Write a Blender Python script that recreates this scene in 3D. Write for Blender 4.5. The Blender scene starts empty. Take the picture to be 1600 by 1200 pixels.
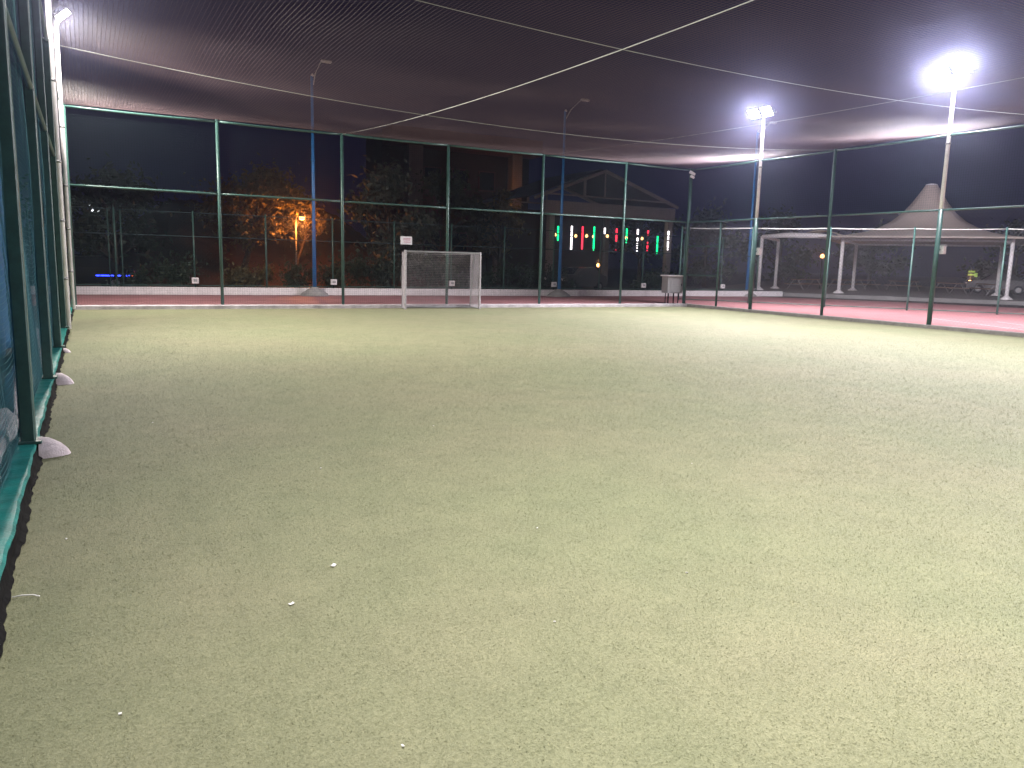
import bpy, math, random
import numpy as np
from mathutils import Vector, Matrix

random.seed(7)
rng = np.random.default_rng(7)
sc = bpy.context.scene
COL = sc.collection

# ------------------------------------------------------------------ camera
cam_d = bpy.data.cameras.new('camera')
cam_d.sensor_width = 36.0
cam_d.lens = 36.0 * 1214.94 / 1600.0
cam_d.clip_start = 0.05
cam_d.clip_end = 2000.0
cam = bpy.data.objects.new('camera', cam_d)
COL.objects.link(cam)
fwd = Vector((0.47211764, 0.86793993, -0.15422453)).normalized()
right = Vector((7.24359303e-04, -3.90304143e-04, 2.08932707e-05)).normalized()
up = right.cross(fwd).normalized()
m = Matrix((right, up, -fwd)).transposed().to_4x4()
m.translation = Vector((0, 0, 1.6))
cam.matrix_world = m
sc.camera = cam

# ------------------------------------------------------------------ night sky
w = bpy.data.worlds.new('World')
sc.world = w
w.use_nodes = True
nt = w.node_tree
for n in list(nt.nodes):
    nt.nodes.remove(n)
wo = nt.nodes.new('ShaderNodeOutputWorld')
wb = nt.nodes.new('ShaderNodeBackground')
tc = nt.nodes.new('ShaderNodeTexCoord')
sx = nt.nodes.new('ShaderNodeSeparateXYZ')
cr = nt.nodes.new('ShaderNodeValToRGB')
cr.color_ramp.elements[0].position = 0.0
cr.color_ramp.elements[0].color = (0.0035, 0.0036, 0.0125, 1)
cr.color_ramp.elements[1].position = 0.6
cr.color_ramp.elements[1].color = (0.0045, 0.0036, 0.0135, 1)
nt.links.new(tc.outputs['Generated'], sx.inputs[0])
nt.links.new(sx.outputs['Z'], cr.inputs[0])
nt.links.new(cr.outputs[0], wb.inputs['Color'])
wb.inputs['Strength'].default_value = 1.0
nt.links.new(wb.outputs[0], wo.inputs[0])

# ------------------------------------------------------------------ exposure / render
sc.view_settings.view_transform = 'Standard'
sc.view_settings.look = 'None'
sc.view_settings.exposure = 0.0
sc.view_settings.gamma = 1.0
sc.view_settings.use_curve_mapping = False
sc.cycles.use_denoising = True
sc.cycles.max_bounces = 5
sc.cycles.diffuse_bounces = 3
sc.cycles.glossy_bounces = 2
sc.cycles.transparent_max_bounces = 12
sc.cycles.sample_clamp_indirect = 4.0
FLOOD_W = 720.0          # watts of one floodlight head
GLOW_HAZE = 0.0016  # density of the volume added for lens glow round the lamps

# ================================================================== helpers
def mat(name, col, rough=0.6, metal=0.0, var=0.15, scale=4.0, bump=0.0, bscale=60.0, col2=None, stretch=None, spec=0.5):
    M = bpy.data.materials.new(name)
    M.use_nodes = True
    t = M.node_tree
    b = t.nodes['Principled BSDF']
    b.inputs['Roughness'].default_value = rough
    b.inputs['Metallic'].default_value = metal
    b.inputs['Specular IOR Level'].default_value = spec
    co = t.nodes.new('ShaderNodeTexCoord')
    src = co.outputs['Object']
    if stretch:
        mp = t.nodes.new('ShaderNodeMapping')
        mp.inputs['Scale'].default_value = stretch
        t.links.new(src, mp.inputs[0])
        src = mp.outputs[0]
    nz = t.nodes.new('ShaderNodeTexNoise')
    nz.inputs['Scale'].default_value = scale
    nz.inputs['Detail'].default_value = 6
    nz.inputs['Roughness'].default_value = 0.65
    t.links.new(src, nz.inputs['Vector'])
    rp = t.nodes.new('ShaderNodeValToRGB')
    rp.color_ramp.elements[0].position = 0.3
    rp.color_ramp.elements[1].position = 0.7
    c2 = col2 if col2 else tuple(min(1, c * (1 + var)) for c in col)
    c1 = tuple(c * (1 - var) for c in col)
    rp.color_ramp.elements[0].color = (*c1, 1)
    rp.color_ramp.elements[1].color = (*c2, 1)
    t.links.new(nz.outputs['Fac'], rp.inputs[0])
    t.links.new(rp.outputs[0], b.inputs['Base Color'])
    if bump > 0:
        n2 = t.nodes.new('ShaderNodeTexNoise')
        n2.inputs['Scale'].default_value = bscale
        n2.inputs['Detail'].default_value = 4
        t.links.new(src, n2.inputs['Vector'])
        bp = t.nodes.new('ShaderNodeBump')
        bp.inputs['Strength'].default_value = bump
        bp.inputs['Distance'].default_value = 0.02
        t.links.new(n2.outputs['Fac'], bp.inputs['Height'])
        t.links.new(bp.outputs[0], b.inputs['Normal'])
    return M

def emat(name, col, strength):
    M = bpy.data.materials.new(name)
    M.use_nodes = True
    t = M.node_tree
    b = t.nodes['Principled BSDF']
    b.inputs['Base Color'].default_value = (*[min(1, c) * 0.5 for c in col], 1)
    b.inputs['Emission Color'].default_value = (*col, 1)
    b.inputs['Emission Strength'].default_value = strength
    return M

class MB:
    def __init__(s):
        s.v = []; s.f = []
    def poly(s, vs, fs):
        o = len(s.v)
        s.v += [tuple(p) for p in vs]
        s.f += [tuple(i + o for i in f) for f in fs]
        return s
    def box(s, c, d, rz=0.0, bev=0.0):
        x, y, z = [k / 2 for k in d]
        if bev > 0:
            b = bev
            pts = []
            for sz in (-1, 1):
                for (ax, ay) in ((-x + b, -y), (x - b, -y), (x, -y + b), (x, y - b), (x - b, y), (-x + b, y), (-x, y - b), (-x, -y + b)):
                    pts.append((ax, ay, sz * (z - b)))
            for sz in (-1, 1):
                for (ax, ay) in ((-x + b, -y + b), (x - b, -y + b), (x - b, -y + b), (x - b, y - b), (x - b, y - b), (-x + b, y - b), (-x + b, y - b), (-x + b, -y + b)):
                    pts.append((ax, ay, sz * z))
            # rows: 0-7 lower ring, 8-15 upper ring, caps from 4 corners
            lo = [(-x + b, -y + b, -z), (x - b, -y + b, -z), (x - b, y - b, -z), (-x + b, y - b, -z)]
            hi = [(p[0], p[1], z) for p in lo]
            pts = pts[:16] + lo + hi
            fs = [(i, (i + 1) % 8, 8 + (i + 1) % 8, 8 + i) for i in range(8)]
            fs += [(19, 18, 17, 16), (20, 21, 22, 23)]
            rl = [(0, 1, 17, 16), (1, 2, 17), (2, 3, 18, 17), (3, 4, 18), (4, 5, 19, 18), (5, 6, 19), (6, 7, 16, 19), (7, 0, 16)]
            fs += [tuple(reversed(r)) for r in rl]
            fs += [tuple((i + 8) if i < 8 else i + 4 for i in r) for r in rl]
        else:
            pts = [(sx_ * x, sy_ * y, sz * z) for sz in (-1, 1) for (sx_, sy_) in ((-1, -1), (1, -1), (1, 1), (-1, 1))]
            fs = [(3, 2, 1, 0), (4, 5, 6, 7), (0, 1, 5, 4), (1, 2, 6, 5), (2, 3, 7, 6), (3, 0, 4, 7)]
        ca, sa = math.cos(rz), math.sin(rz)
        pts = [(c[0] + ca * p[0] - sa * p[1], c[1] + sa * p[0] + ca * p[1], c[2] + p[2]) for p in pts]
        return s.poly(pts, fs)
    def tube(s, pts, rad, n=10, cap=True):
        pts = [Vector(p) for p in pts]
        if not isinstance(rad, (list, tuple)):
            rad = [rad] * len(pts)
        o = len(s.v)
        for i, p in enumerate(pts):
            a = pts[max(0, i - 1)]; b = pts[min(len(pts) - 1, i + 1)]
            d = (b - a).normalized()
            r = Vector((0, 0, 1)) if abs(d.z) < 0.9 else Vector((1, 0, 0))
            u = d.cross(r).normalized(); w_ = d.cross(u).normalized()
            for k in range(n):
                an = 2 * math.pi * k / n
                q = p + rad[i] * (u * math.cos(an) + w_ * math.sin(an))
                s.v.append(tuple(q))
        for i in range(len(pts) - 1):
            for k in range(n):
                s.f.append((o + i * n + k, o + i * n + (k + 1) % n, o + (i + 1) * n + (k + 1) % n, o + (i + 1) * n + k))
        if cap:
            s.f.append(tuple(o + k for k in reversed(range(n))))
            e = o + (len(pts) - 1) * n
            s.f.append(tuple(e + k for k in range(n)))
        return s
    def lathe(s, c, prof, n=20):
        o = len(s.v)
        for (r, z) in prof:
            for k in range(n):
                a = 2 * math.pi * k / n
                s.v.append((c[0] + r * math.cos(a), c[1] + r * math.sin(a), c[2] + z))
        for i in range(len(prof) - 1):
            for k in range(n):
                s.f.append((o + i * n + k, o + i * n + (k + 1) % n, o + (i + 1) * n + (k + 1) % n, o + (i + 1) * n + k))
        s.f.append(tuple(o + k for k in reversed(range(n))))
        e = o + (len(prof) - 1) * n
        s.f.append(tuple(e + k for k in range(n)))
        return s
    def mesh(s, name):
        me = bpy.data.meshes.new(name)
        me.from_pydata(s.v, [], s.f)
        me.update()
        return me
    def build(s, name, material, parent=None, smooth=False):
        return obj(name, s.mesh(name), material, parent, smooth)

def obj(name, me, material, parent=None, smooth=False):
    if material and not me.materials:
        me.materials.append(material)
    if smooth:
        me.polygons.foreach_set('use_smooth', [True] * len(me.polygons))
    o = bpy.data.objects.new(name, me)
    COL.objects.link(o)
    if parent:
        o.parent = parent
    return o

def tag(o, label, cat, group=None):
    o['label'] = label; o['category'] = cat
    if group:
        o['group'] = group
    return o

def thing(name, label, cat, loc=(0, 0, 0), rz=0.0, group=None):
    o = bpy.data.objects.new(name, None)
    o.empty_display_size = 0.2
    COL.objects.link(o)
    o.location = loc; o.rotation_euler = (0, 0, rz)
    return tag(o, label, cat, group)

def structure(o):
    o['kind'] = 'structure'
    return o

def strands(lines, r, name, nside=3):
    """thin prisms along polylines (arrays of equal point count) -> one mesh"""
    L = np.asarray(lines, dtype=np.float64)
    n, k, _ = L.shape
    T = np.empty_like(L)
    T[:, 1:-1] = L[:, 2:] - L[:, :-2] if k > 2 else T[:, 1:-1]
    T[:, 0] = L[:, 1] - L[:, 0]; T[:, -1] = L[:, -1] - L[:, -2]
    T /= np.linalg.norm(T, axis=2, keepdims=True)
    ref = np.where(np.abs(T[..., 2:3]) < 0.9, np.array([0, 0, 1.0]), np.array([1.0, 0, 0]))
    U = np.cross(T, ref); U /= np.linalg.norm(U, axis=2, keepdims=True)
    W = np.cross(T, U)
    ang = 2 * np.pi * np.arange(nside) / nside + 0.5
    V = L[:, :, None, :] + r * (U[:, :, None, :] * np.cos(ang)[None, None, :, None] + W[:, :, None, :] * np.sin(ang)[None, None, :, None])
    V = V.reshape(-1, 3)
    i = np.arange(n)[:, None, None]; j = np.arange(k - 1)[None, :, None]; s = np.arange(nside)[None, None, :]
    b = (i * k + j) * nside
    s2 = (s + 1) % nside
    F = np.stack([b + s, b + s2, b + nside + s2, b + nside + s], -1).reshape(-1, 4)
    me = bpy.data.meshes.new(name)
    me.vertices.add(len(V)); me.vertices.foreach_set('co', V.astype(np.float32).ravel())
    me.loops.add(F.size); me.loops.foreach_set('vertex_index', F.astype(np.int32).ravel())
    me.polygons.add(len(F))
    me.polygons.foreach_set('loop_start', np.arange(0, F.size, 4, dtype=np.int32))
    me.polygons.foreach_set('loop_total', np.full(len(F), 4, dtype=np.int32))
    me.update(calc_edges=True)
    me.validate()
    return me

def raw_mesh(name, V, F):
    V = np.asarray(V, dtype=np.float32); F = np.asarray(F, dtype=np.int32); c = F.shape[1]
    me = bpy.data.meshes.new(name)
    me.vertices.add(len(V)); me.vertices.foreach_set('co', V.ravel())
    me.loops.add(F.size); me.loops.foreach_set('vertex_index', F.ravel())
    me.polygons.add(len(F))
    me.polygons.foreach_set('loop_start', np.arange(0, F.size, c, dtype=np.int32))
    me.polygons.foreach_set('loop_total', np.full(len(F), c, dtype=np.int32))
    me.update(calc_edges=True)
    return me

# ================================================================== materials
def turf_material(name, blade=False):
    M = bpy.data.materials.new(name); M.use_nodes = True
    t = M.node_tree; b = t.nodes['Principled BSDF']
    b.inputs['Roughness'].default_value = 0.75
    b.inputs['Specular IOR Level'].default_value = 0.25
    co = t.nodes.new('ShaderNodeTexCoord')
    def noise(scale, detail=4, rough=0.6, vec=None):
        n = t.nodes.new('ShaderNodeTexNoise')
        n.inputs['Scale'].default_value = scale; n.inputs['Detail'].default_value = detail; n.inputs['Roughness'].default_value = rough
        t.links.new(vec if vec else co.outputs['Object'], n.inputs['Vector'])
        return n.outputs['Fac']
    def ramp(f, p0, c0, p1, c1):
        r = t.nodes.new('ShaderNodeValToRGB')
        r.color_ramp.elements[0].position = p0; r.color_ramp.elements[0].color = (*c0, 1)
        r.color_ramp.elements[1].position = p1; r.color_ramp.elements[1].color = (*c1, 1)
        t.links.new(f, r.inputs[0]); return r.outputs[0]
    def mix(a, b_, f, mode='MIX'):
        n = t.nodes.new('ShaderNodeMix'); n.data_type = 'RGBA'; n.blend_type = mode
        if isinstance(f, float): n.inputs[0].default_value = f
        else: t.links.new(f, n.inputs[0])
        t.links.new(a, n.inputs[6]); t.links.new(b_, n.inputs[7]); return n.outputs[2]
    big = ramp(noise(0.35, 5, 0.6), 0.35, (0.205, 0.220, 0.133), 0.65, (0.229, 0.227, 0.146))
    mid = ramp(noise(2.6, 5, 0.65), 0.3, (0.90, 0.91, 0.89), 0.7, (1.08, 1.07, 1.06))
    c = mix(big, mid, 1.0, 'MULTIPLY')
    fine = ramp(noise(70.0, 3, 0.7), 0.30, (0.74, 0.76, 0.71), 0.72, (1.18, 1.16, 1.13))
    c = mix(c, fine, 1.0, 'MULTIPLY')
    if blade:
        g = t.nodes.new('ShaderNodeNewGeometry')
        rr = ramp(g.outputs['Random Per Island'], 0.0, (0.74, 0.77, 0.71), 1.0, (1.26, 1.22, 1.18))
        c = mix(c, rr, 1.0, 'MULTIPLY')
        vm = t.nodes.new('ShaderNodeVectorMath'); vm.operation = 'SCALE'; vm.inputs['Scale'].default_value = 0.35
        t.links.new(g.outputs['Normal'], vm.inputs[0])
        va = t.nodes.new('ShaderNodeVectorMath'); va.operation = 'ADD'; va.inputs[1].default_value = (0, 0, 1)
        t.links.new(vm.outputs[0], va.inputs[0])
        vn = t.nodes.new('ShaderNodeVectorMath'); vn.operation = 'NORMALIZE'
        t.links.new(va.outputs[0], vn.inputs[0]); t.links.new(vn.outputs[0], b.inputs['Normal'])
    t.links.new(c, b.inputs['Base Color'])
    if not blade:
        bp = t.nodes.new('ShaderNodeBump'); bp.inputs['Strength'].default_value = 0.55; bp.inputs['Distance'].default_value = 0.012
        t.links.new(noise(110.0, 4, 0.7), bp.inputs['Height']); t.links.new(bp.outputs[0], b.inputs['Normal'])
    return M

M_turf = turf_material('artificial turf')
M_blade = turf_material('turf fibres', True)
M_green = mat('green painted steel', (0.036, 0.092, 0.080), 0.45, 0.0, 0.22, 9.0, 0.08, 120)
M_greenkerb = mat('green painted kerb', (0.010, 0.190, 0.165), 0.5, 0, 0.35, 7.0, 0.25, 40)
M_white = mat('white painted steel', (0.80, 0.77, 0.79), 0.4, 0, 0.12, 5.0, 0.05, 80)
M_worn = mat('worn greyish paint', (0.40, 0.38, 0.40), 0.6, 0, 0.3, 14, 0.2, 60)
M_kerb = mat('worn white concrete', (0.48, 0.45, 0.47), 0.8, 0, 0.42, 2.3, 0.3, 60)
M_conc = mat('grey concrete', (0.30, 0.29, 0.29), 0.85, 0, 0.22, 6.0, 0.4, 70)
M_pinkconc = mat('pale concrete', (0.60, 0.53, 0.55), 0.85, 0, 0.16, 12.0, 0.4, 90)
M_red = mat('red acrylic court', (0.33, 0.150, 0.158), 0.6, 0, 0.14, 0.9, 0.12, 180)
M_line = mat('white court paint', (0.62, 0.58, 0.58), 0.6, 0, 0.12, 3)
M_asph = mat('asphalt', (0.045, 0.045, 0.048), 0.85, 0, 0.25, 2.0, 0.3, 90)
M_pave = mat('grey paving', (0.17, 0.165, 0.165), 0.85, 0, 0.2, 1.4, 0.2, 50)
M_soil = mat('red earth bank', (0.085, 0.045, 0.030), 0.95, 0, 0.3, 0.9, 0.7, 6)
M_blue = mat('blue painted steel', (0.020, 0.150, 0.400), 0.4, 0, 0.15, 5)
M_grey = mat('grey enamel', (0.36, 0.37, 0.39), 0.5, 0, 0.08, 8)
M_lampgrey = mat('aluminium housing', (0.30, 0.30, 0.31), 0.4, 0.6, 0.1, 8)
M_net = mat('polyethylene net cord', (0.074, 0.045, 0.049), 0.7, 0, 0.12, 0.6)
M_fnet = mat('dark green net cord', (0.020, 0.045, 0.052), 0.7, 0, 0.15, 2.0)
M_lnet = mat('blue green net cord', (0.040, 0.165, 0.185), 0.7, 0, 0.2, 2.0)
M_wire = mat('galvanised wire', (0.20, 0.21, 0.22), 0.45, 0.5, 0.1, 4)
M_cable = mat('steel cable', (0.38, 0.40, 0.38), 0.45, 0.2, 0.1, 3)
M_goalnet = mat('white goal net cord', (0.42, 0.39, 0.41), 0.8, 0, 0.1, 6)
M_tarp = mat('blue tarpaulin', (0.014, 0.115, 0.290), 0.5, 0, 0.25, 2.5, 0.3, 8)
M_whitenet = mat('bundled white netting', (0.62, 0.58, 0.58), 0.9, 0, 0.14, 30, 0.4, 90)
M_sign = mat('white sign board', (0.72, 0.70, 0.73), 0.5, 0, 0.05, 10)
M_signred = mat('red sign print', (0.50, 0.16, 0.26), 0.5, 0, 0.05, 10)
M_black = mat('matt black', (0.009, 0.009, 0.009), 0.9, 0, 0.4, 30, 0, 60, None, None, 0.1)
M_tent = mat('tensile membrane', (0.56, 0.47, 0.42), 0.7, 0, 0.12, 0.5)
M_wall = mat('brown render', (0.050, 0.034, 0.036), 0.9, 0, 0.2, 0.5)
M_redwall = mat('maroon panel', (0.110, 0.034, 0.042), 0.8, 0, 0.2, 0.5)
M_col = mat('beige column', (0.23, 0.20, 0.19), 0.85, 0, 0.15, 0.8)
M_dark = mat('dark roof sheet', (0.05, 0.05, 0.065), 0.7, 0, 0.2, 0.7)
M_glass = mat('dark window glass', (0.015, 0.017, 0.025), 0.1, 0, 0.05, 1)
M_leaf = mat('green leaves', (0.030, 0.048, 0.022), 0.6, 0, 0.4, 3.0)
M_leafgrey = mat('grey green leaves', (0.075, 0.085, 0.062), 0.6, 0, 0.4, 3.0)
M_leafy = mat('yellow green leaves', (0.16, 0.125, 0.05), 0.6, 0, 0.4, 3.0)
M_bark = mat('bark', (0.085, 0.062, 0.048), 0.95, 0, 0.3, 6, 0.6, 25)
M_wood = mat('bench timber', (0.24, 0.15, 0.09), 0.6, 0, 0.25, 8)
M_carw = mat('pale car paint', (0.13, 0.13, 0.135), 0.25, 0.1, 0.04, 2)
M_card = mat('dark car paint', (0.012, 0.012, 0.014), 0.3, 0.1, 0.04, 2)
M_tyre = mat('tyre rubber', (0.02, 0.02, 0.02), 0.9, 0, 0.1, 10)
M_flood = emat('floodlight lens', (1.0, 0.95, 1.0), 200.0)

# ================================================================== setting
X0, X1, Y0, Y1 = -0.42, 23.24, -8.0, 26.94      # inner court fence lines
ZT = -0.12                                      # turf level (kerb top is 0)
H, HM = 5.79, 3.53                              # top rail, middle rail

gr = MB(); gr.poly([(-400, -400, -0.06), (500, -400, -0.06), (500, 600, -0.06), (-400, 600, -0.06)], [(0, 1, 2, 3)])
structure(gr.build('ground', M_asph))
tf = MB(); tf.poly([(X0 - .02, Y0, ZT + .001), (X1, Y0, ZT + .001), (X1, Y1 - .3, ZT + .001), (X0 - .02, Y1 - .3, ZT + .001)], [(0, 1, 2, 3)])
# the asphalt sheet must not cover the sunken turf: rebuild the ground as a ring around it
bpy.data.objects.remove(bpy.data.objects['ground'], do_unlink=True)
def ring(x0, x1, y0, y1, ix0, ix1, iy0, iy1, z):
    b = MB()
    b.poly([(x0, y0, z), (x1, y0, z), (x1, y1, z), (x0, y1, z), (ix0, iy0, z), (ix1, iy0, z), (ix1, iy1, z), (ix0, iy1, z)],
           [(0, 1, 5, 4), (1, 2, 6, 5), (2, 3, 7, 6), (3, 0, 4, 7)])
    return b
g = structure(ring(-300, 400, -300, 500, X0 - .1, X1 + .1, Y0, Y1 - .05, -0.05).build('ground', M_asph))
turf = structure(tf.build('turf', M_turf))

# red court: strip behind the back fence and the court to the right
rc = MB()
rc.poly([(-6, Y1 + .06, -.02), (X1 + .06, Y1 + .06, -.02), (X1 + .06, -8, -.02), (52.0, -8, -.02), (38.2, 32.4, -.02), (36.5, 33.95, -.02), (-6, 33.95, -.02)],
        [(0, 1, 6), (1, 5, 6), (1, 2, 3, 4), (1, 4, 5)])
structure(rc.build('red_court', M_red))
# painted court lines right of the fence
def line_strip(pts, wdt, name='court_line'):
    b = MB(); n = len(pts)
    P = [Vector((p[0], p[1], 0)) for p in pts]
    for i, p in enumerate(P):
        d = (P[min(n - 1, i + 1)] - P[max(0, i - 1)]).normalized(); q = Vector((-d.y, d.x, 0)) * wdt / 2
        b.v += [(p.x + q.x, p.y + q.y, -.016), (p.x - q.x, p.y - q.y, -.016)]
    b.f = [(2 * i, 2 * i + 1, 2 * i + 3, 2 * i + 2) for i in range(n - 1)]
    return structure(b.build(name, M_line))
line_strip([(26.9, 17.6), (26.3, 16.4), (25.4, 14.6), (24.4, 12.6), (23.5, 10.8)], 0.06)
line_strip([(27.9, 15.9), (27.2, 14.6), (26.4, 13.2), (25.2, 11.0)], 0.06)

# kerbs round the turf
kb = MB(); kb.box(((X0 + X1) / 2, Y1 - .12, -.1), (X1 - X0 + .5, .42, .2), 0, .015)
tag(kb.build('back_kerb', M_kerb), 'worn white concrete kerb along the far edge of the turf', 'kerb')
kb = MB(); kb.box((X1 + .02, (Y0 + Y1 - .33) / 2, -.1), (.24, Y1 - .33 - Y0, .2), 0, .015)
tag(kb.build('right_kerb', M_conc), 'low grey concrete kerb between the turf and the red court', 'kerb')
ny = 1000
lk = thing('left_kerb', 'chipped bright green painted kerb under the left fence', 'kerb')
kb = MB(); fb = MB()
for i in range(ny + 1):
    y = Y0 + (Y1 - .34 - Y0) * i / ny
    a = .010 * math.sin(y * 5.1) + .006 * math.sin(y * 13.7 + 1) + random.uniform(-.003, .003)
    bb = .004 * math.sin(y * 9.3) + .003 * math.sin(y * 23)
    kb.v += [(-.462 + a * .6, y, -.035 + a), (-.456 + a * .5, y, -.015 + bb), (-.472 + a * .5, y, .0 + bb), (-.60, y, .0 + bb), (-.62, y, -.1)]
    e = .008 * math.sin(y * 3.7) + .005 * math.sin(y * 11.3 + 2 * math.sin(y * 2)) + .004 * math.sin(y * 29) + random.uniform(-.002, .002)
    fb.v += [(-.424 + e * 1.3, y, ZT + .008), (-.445 + e * .4, y, ZT + .03), (-.452 + a * .3, y, -.05 + a * .5), (-.470, y, -.02)]
for i in range(ny):
    for k in range(4):
        o_ = i * 5 + k
        kb.f.append((o_, o_ + 5, o_ + 6, o_ + 1))
    for k in range(3):
        o_ = i * 4 + k
        fb.f.append((o_, o_ + 4, o_ + 5, o_ + 1))
kb.f += [(0, 1, 2, 3, 4), tuple(reversed(range(ny * 5, ny * 5 + 5)))]
kb.build('coping', M_greenkerb, lk)
fb.build('dark_edge', M_black, lk)  # black strip down the turf side of the kerb

# raised paving with the canopy, in front of it a darker gutter
PA = Vector((36.6, 35.3, 0)); PD = Vector((0.628, -0.778, 0)).normalized(); PN = Vector((PD.y * -1, PD.x, 0))
if PN.dot(Vector((1, 1, 0))) < 0: PN = -PN
def pl(s, t, z): q = PA + PD * s + PN * t; return (q.x, q.y, z)
pv = MB(); pv.poly([pl(-4, 0, -.05), pl(60, 0, -.05), pl(60, 0, .2), pl(-4, 0, .2), pl(60, 45, .2), pl(-4, 45, .2), pl(-4, 45, -.05), pl(60, 45, -.05)],
                   [(0, 1, 2, 3), (3, 2, 4, 5), (0, 3, 5, 6), (1, 7, 4, 2)])
structure(pv.build('raised_pavement', M_pave))
gt = MB(); gt.poly([pl(0, -2.2, -.012), pl(60, -3.2, -.012), pl(60, -.02, -.012), pl(0, -.02, -.012)], [(0, 1, 2, 3)])
structure(gt.build('gutter_lane', M_asph))

# red earth bank behind the back fence
bx_, by_ = np.meshgrid(np.linspace(-2, 24, 60), np.linspace(41, 72, 50), indexing='ij')
hz = np.clip((by_ - 43 + 1.2 * np.sin(bx_ * .5)) / 15, 0, 1) ** 1.15 * 5.2 * np.clip((24 - bx_) / 9, 0, 1) * np.clip((bx_ + 2) / 7, 0, 1)
hz = hz + 0.10 * np.sin(bx_ * 2.1 + by_ * 1.3) * (hz > .05) + 0.06 * np.sin(bx_ * 5.3 - by_ * 3.9) * (hz > .05) - .03
V = np.stack([bx_, by_, hz], -1).reshape(-1, 3)
ii, jj = np.meshgrid(np.arange(59), np.arange(49), indexing='ij')
q = (ii * 50 + jj).ravel()
structure(obj('earth_bank', raw_mesh('earth_bank', V, np.stack([q, q + 50, q + 51, q + 1], -1)), M_soil, None, True))

# turf fibres, dense close to the camera and thinning out
NB = 520000
u = rng.random(NB)
dist = 1.9 * (24.0 / 1.9) ** (u ** 0.85)
keep = rng.random(NB) < np.clip((26 - dist) / 14, 0, 1)
u, dist = u[keep], dist[keep]
NB = len(dist)
az = rng.uniform(-0.95, 0.95, NB) + math.atan2(0.47211764, 0.86793993)
px = dist * np.sin(az); py = dist * np.cos(az)
ok = (px > X0 - .012 + .015 * np.sin(py * 17)) & (px < X1 - .2) & (py < Y1 - .5)
px, py, dist = px[ok], py[ok], dist[ok]
nb = len(px)
hgt = rng.uniform(.003, .008, nb) * (0.8 + dist * .05)
wid = rng.uniform(.0014, .0026, nb) * (0.7 + dist * .16)
th = rng.uniform(0, np.pi * 2, nb); le = rng.uniform(.3, 1.5, nb) * hgt * 1.3; lt = rng.normal(2.6, 0.9, nb)
V = np.empty((nb, 3, 3))
V[:, 0] = np.stack([px - np.cos(th) * wid, py - np.sin(th) * wid, np.full(nb, ZT)], -1)
V[:, 1] = np.stack([px + np.cos(th) * wid, py + np.sin(th) * wid, np.full(nb, ZT)], -1)
V[:, 2] = np.stack([px + np.cos(lt) * le, py + np.sin(lt) * le, ZT + hgt], -1)
tb = obj('turf_fibres', raw_mesh('turf_fibres', V.reshape(-1, 3), np.arange(nb * 3).reshape(-1, 3)), M_blade)
tb['kind'] = 'stuff'; tb['label'] = 'short faded green artificial turf fibres'; tb['category'] = 'turf'

# ================================================================== court fences
def net_lines(L, z0, z1, pitch, wav=0.0, seed=0, seg=9):
    """square net in the local xz plane, L long"""
    r_ = np.random.default_rng(seed); out = []
    t = np.linspace(0, 1, seg)
    for x in np.arange(pitch / 2, L, pitch):
        p = np.stack([x + wav * np.sin(t * 9 + x * 3) * .6, wav * np.sin(t * 7 + x * 2.2) * np.sin(np.pi * t), z0 + (z1 - z0) * t], -1); out.append(p)
    for z in np.arange(z0 + pitch / 2, z1, pitch):
        p = np.stack([L * t, wav * np.sin(t * L * 4 + z * 2.2) * np.sin(np.pi * t), z + wav * .8 * np.sin(t * L * 5 + z) * np.sin(np.pi * t) ** .3], -1); out.append(p)
    return out

def diamond_lines(L, z0, z1, pitch):
    out = []; hh = z1 - z0
    for s in (1, -1):
        for c in np.arange(-hh, L + hh, pitch * 1.414):
            # x = c + s*(z-z0)
            za, zb = 0.0, hh
            xa, xb = (c, c + hh) if s == 1 else (c + hh, c)
            if s == 1:
                ta = max(0, -c); tb_ = min(hh, L - c)
                if tb_ - ta > .05: out.append([(c + ta, s * .003, z0 + ta), (c + tb_, s * .003, z0 + tb_)])
            else:
                k = c + hh - 0
                ta = max(0, k - L); tb_ = min(hh, k)
                if tb_ - ta > .05: out.append([(k - ta, s * .003, z0 + ta), (k - tb_, s * .003, z0 + tb_)])
    return np.array(out)

def fence_between(parent, A, B, z0, z1, meshes, names, material):
    """hang ready net meshes (local x along the bay) between A and B"""
    ang = math.atan2(B[1] - A[1], B[0] - A[0])
    for me, nm in zip(meshes, names):
        o = obj(nm, me, material, parent)
        o.location = (A[0], A[1], 0); o.rotation_euler = (0, 0, ang); o['kind'] = 'stuff'

def rail(parent, A, B, z, r, name, m_=None, sag=0.0):
    pts = [(A[0] + (B[0] - A[0]) * t, A[1] + (B[1] - A[1]) * t, z - sag * 4 * t * (1 - t)) for t in np.linspace(0, 1, 7)]
    return MB().tube(pts, r, 8).build(name, m_ or M_green, parent, True)

def post(parent, p, z0, z1, r, name='post', m_=None):
    b = MB().tube([(p[0], p[1], z0), (p[0], p[1], z1)], r, 12)
    b.lathe((p[0], p[1], z1), [(r * 1.06, 0), (r * 1.06, .02), (r * .5, .045)], 12)
    return b.build(name, m_ or M_green, parent, True)

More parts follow.
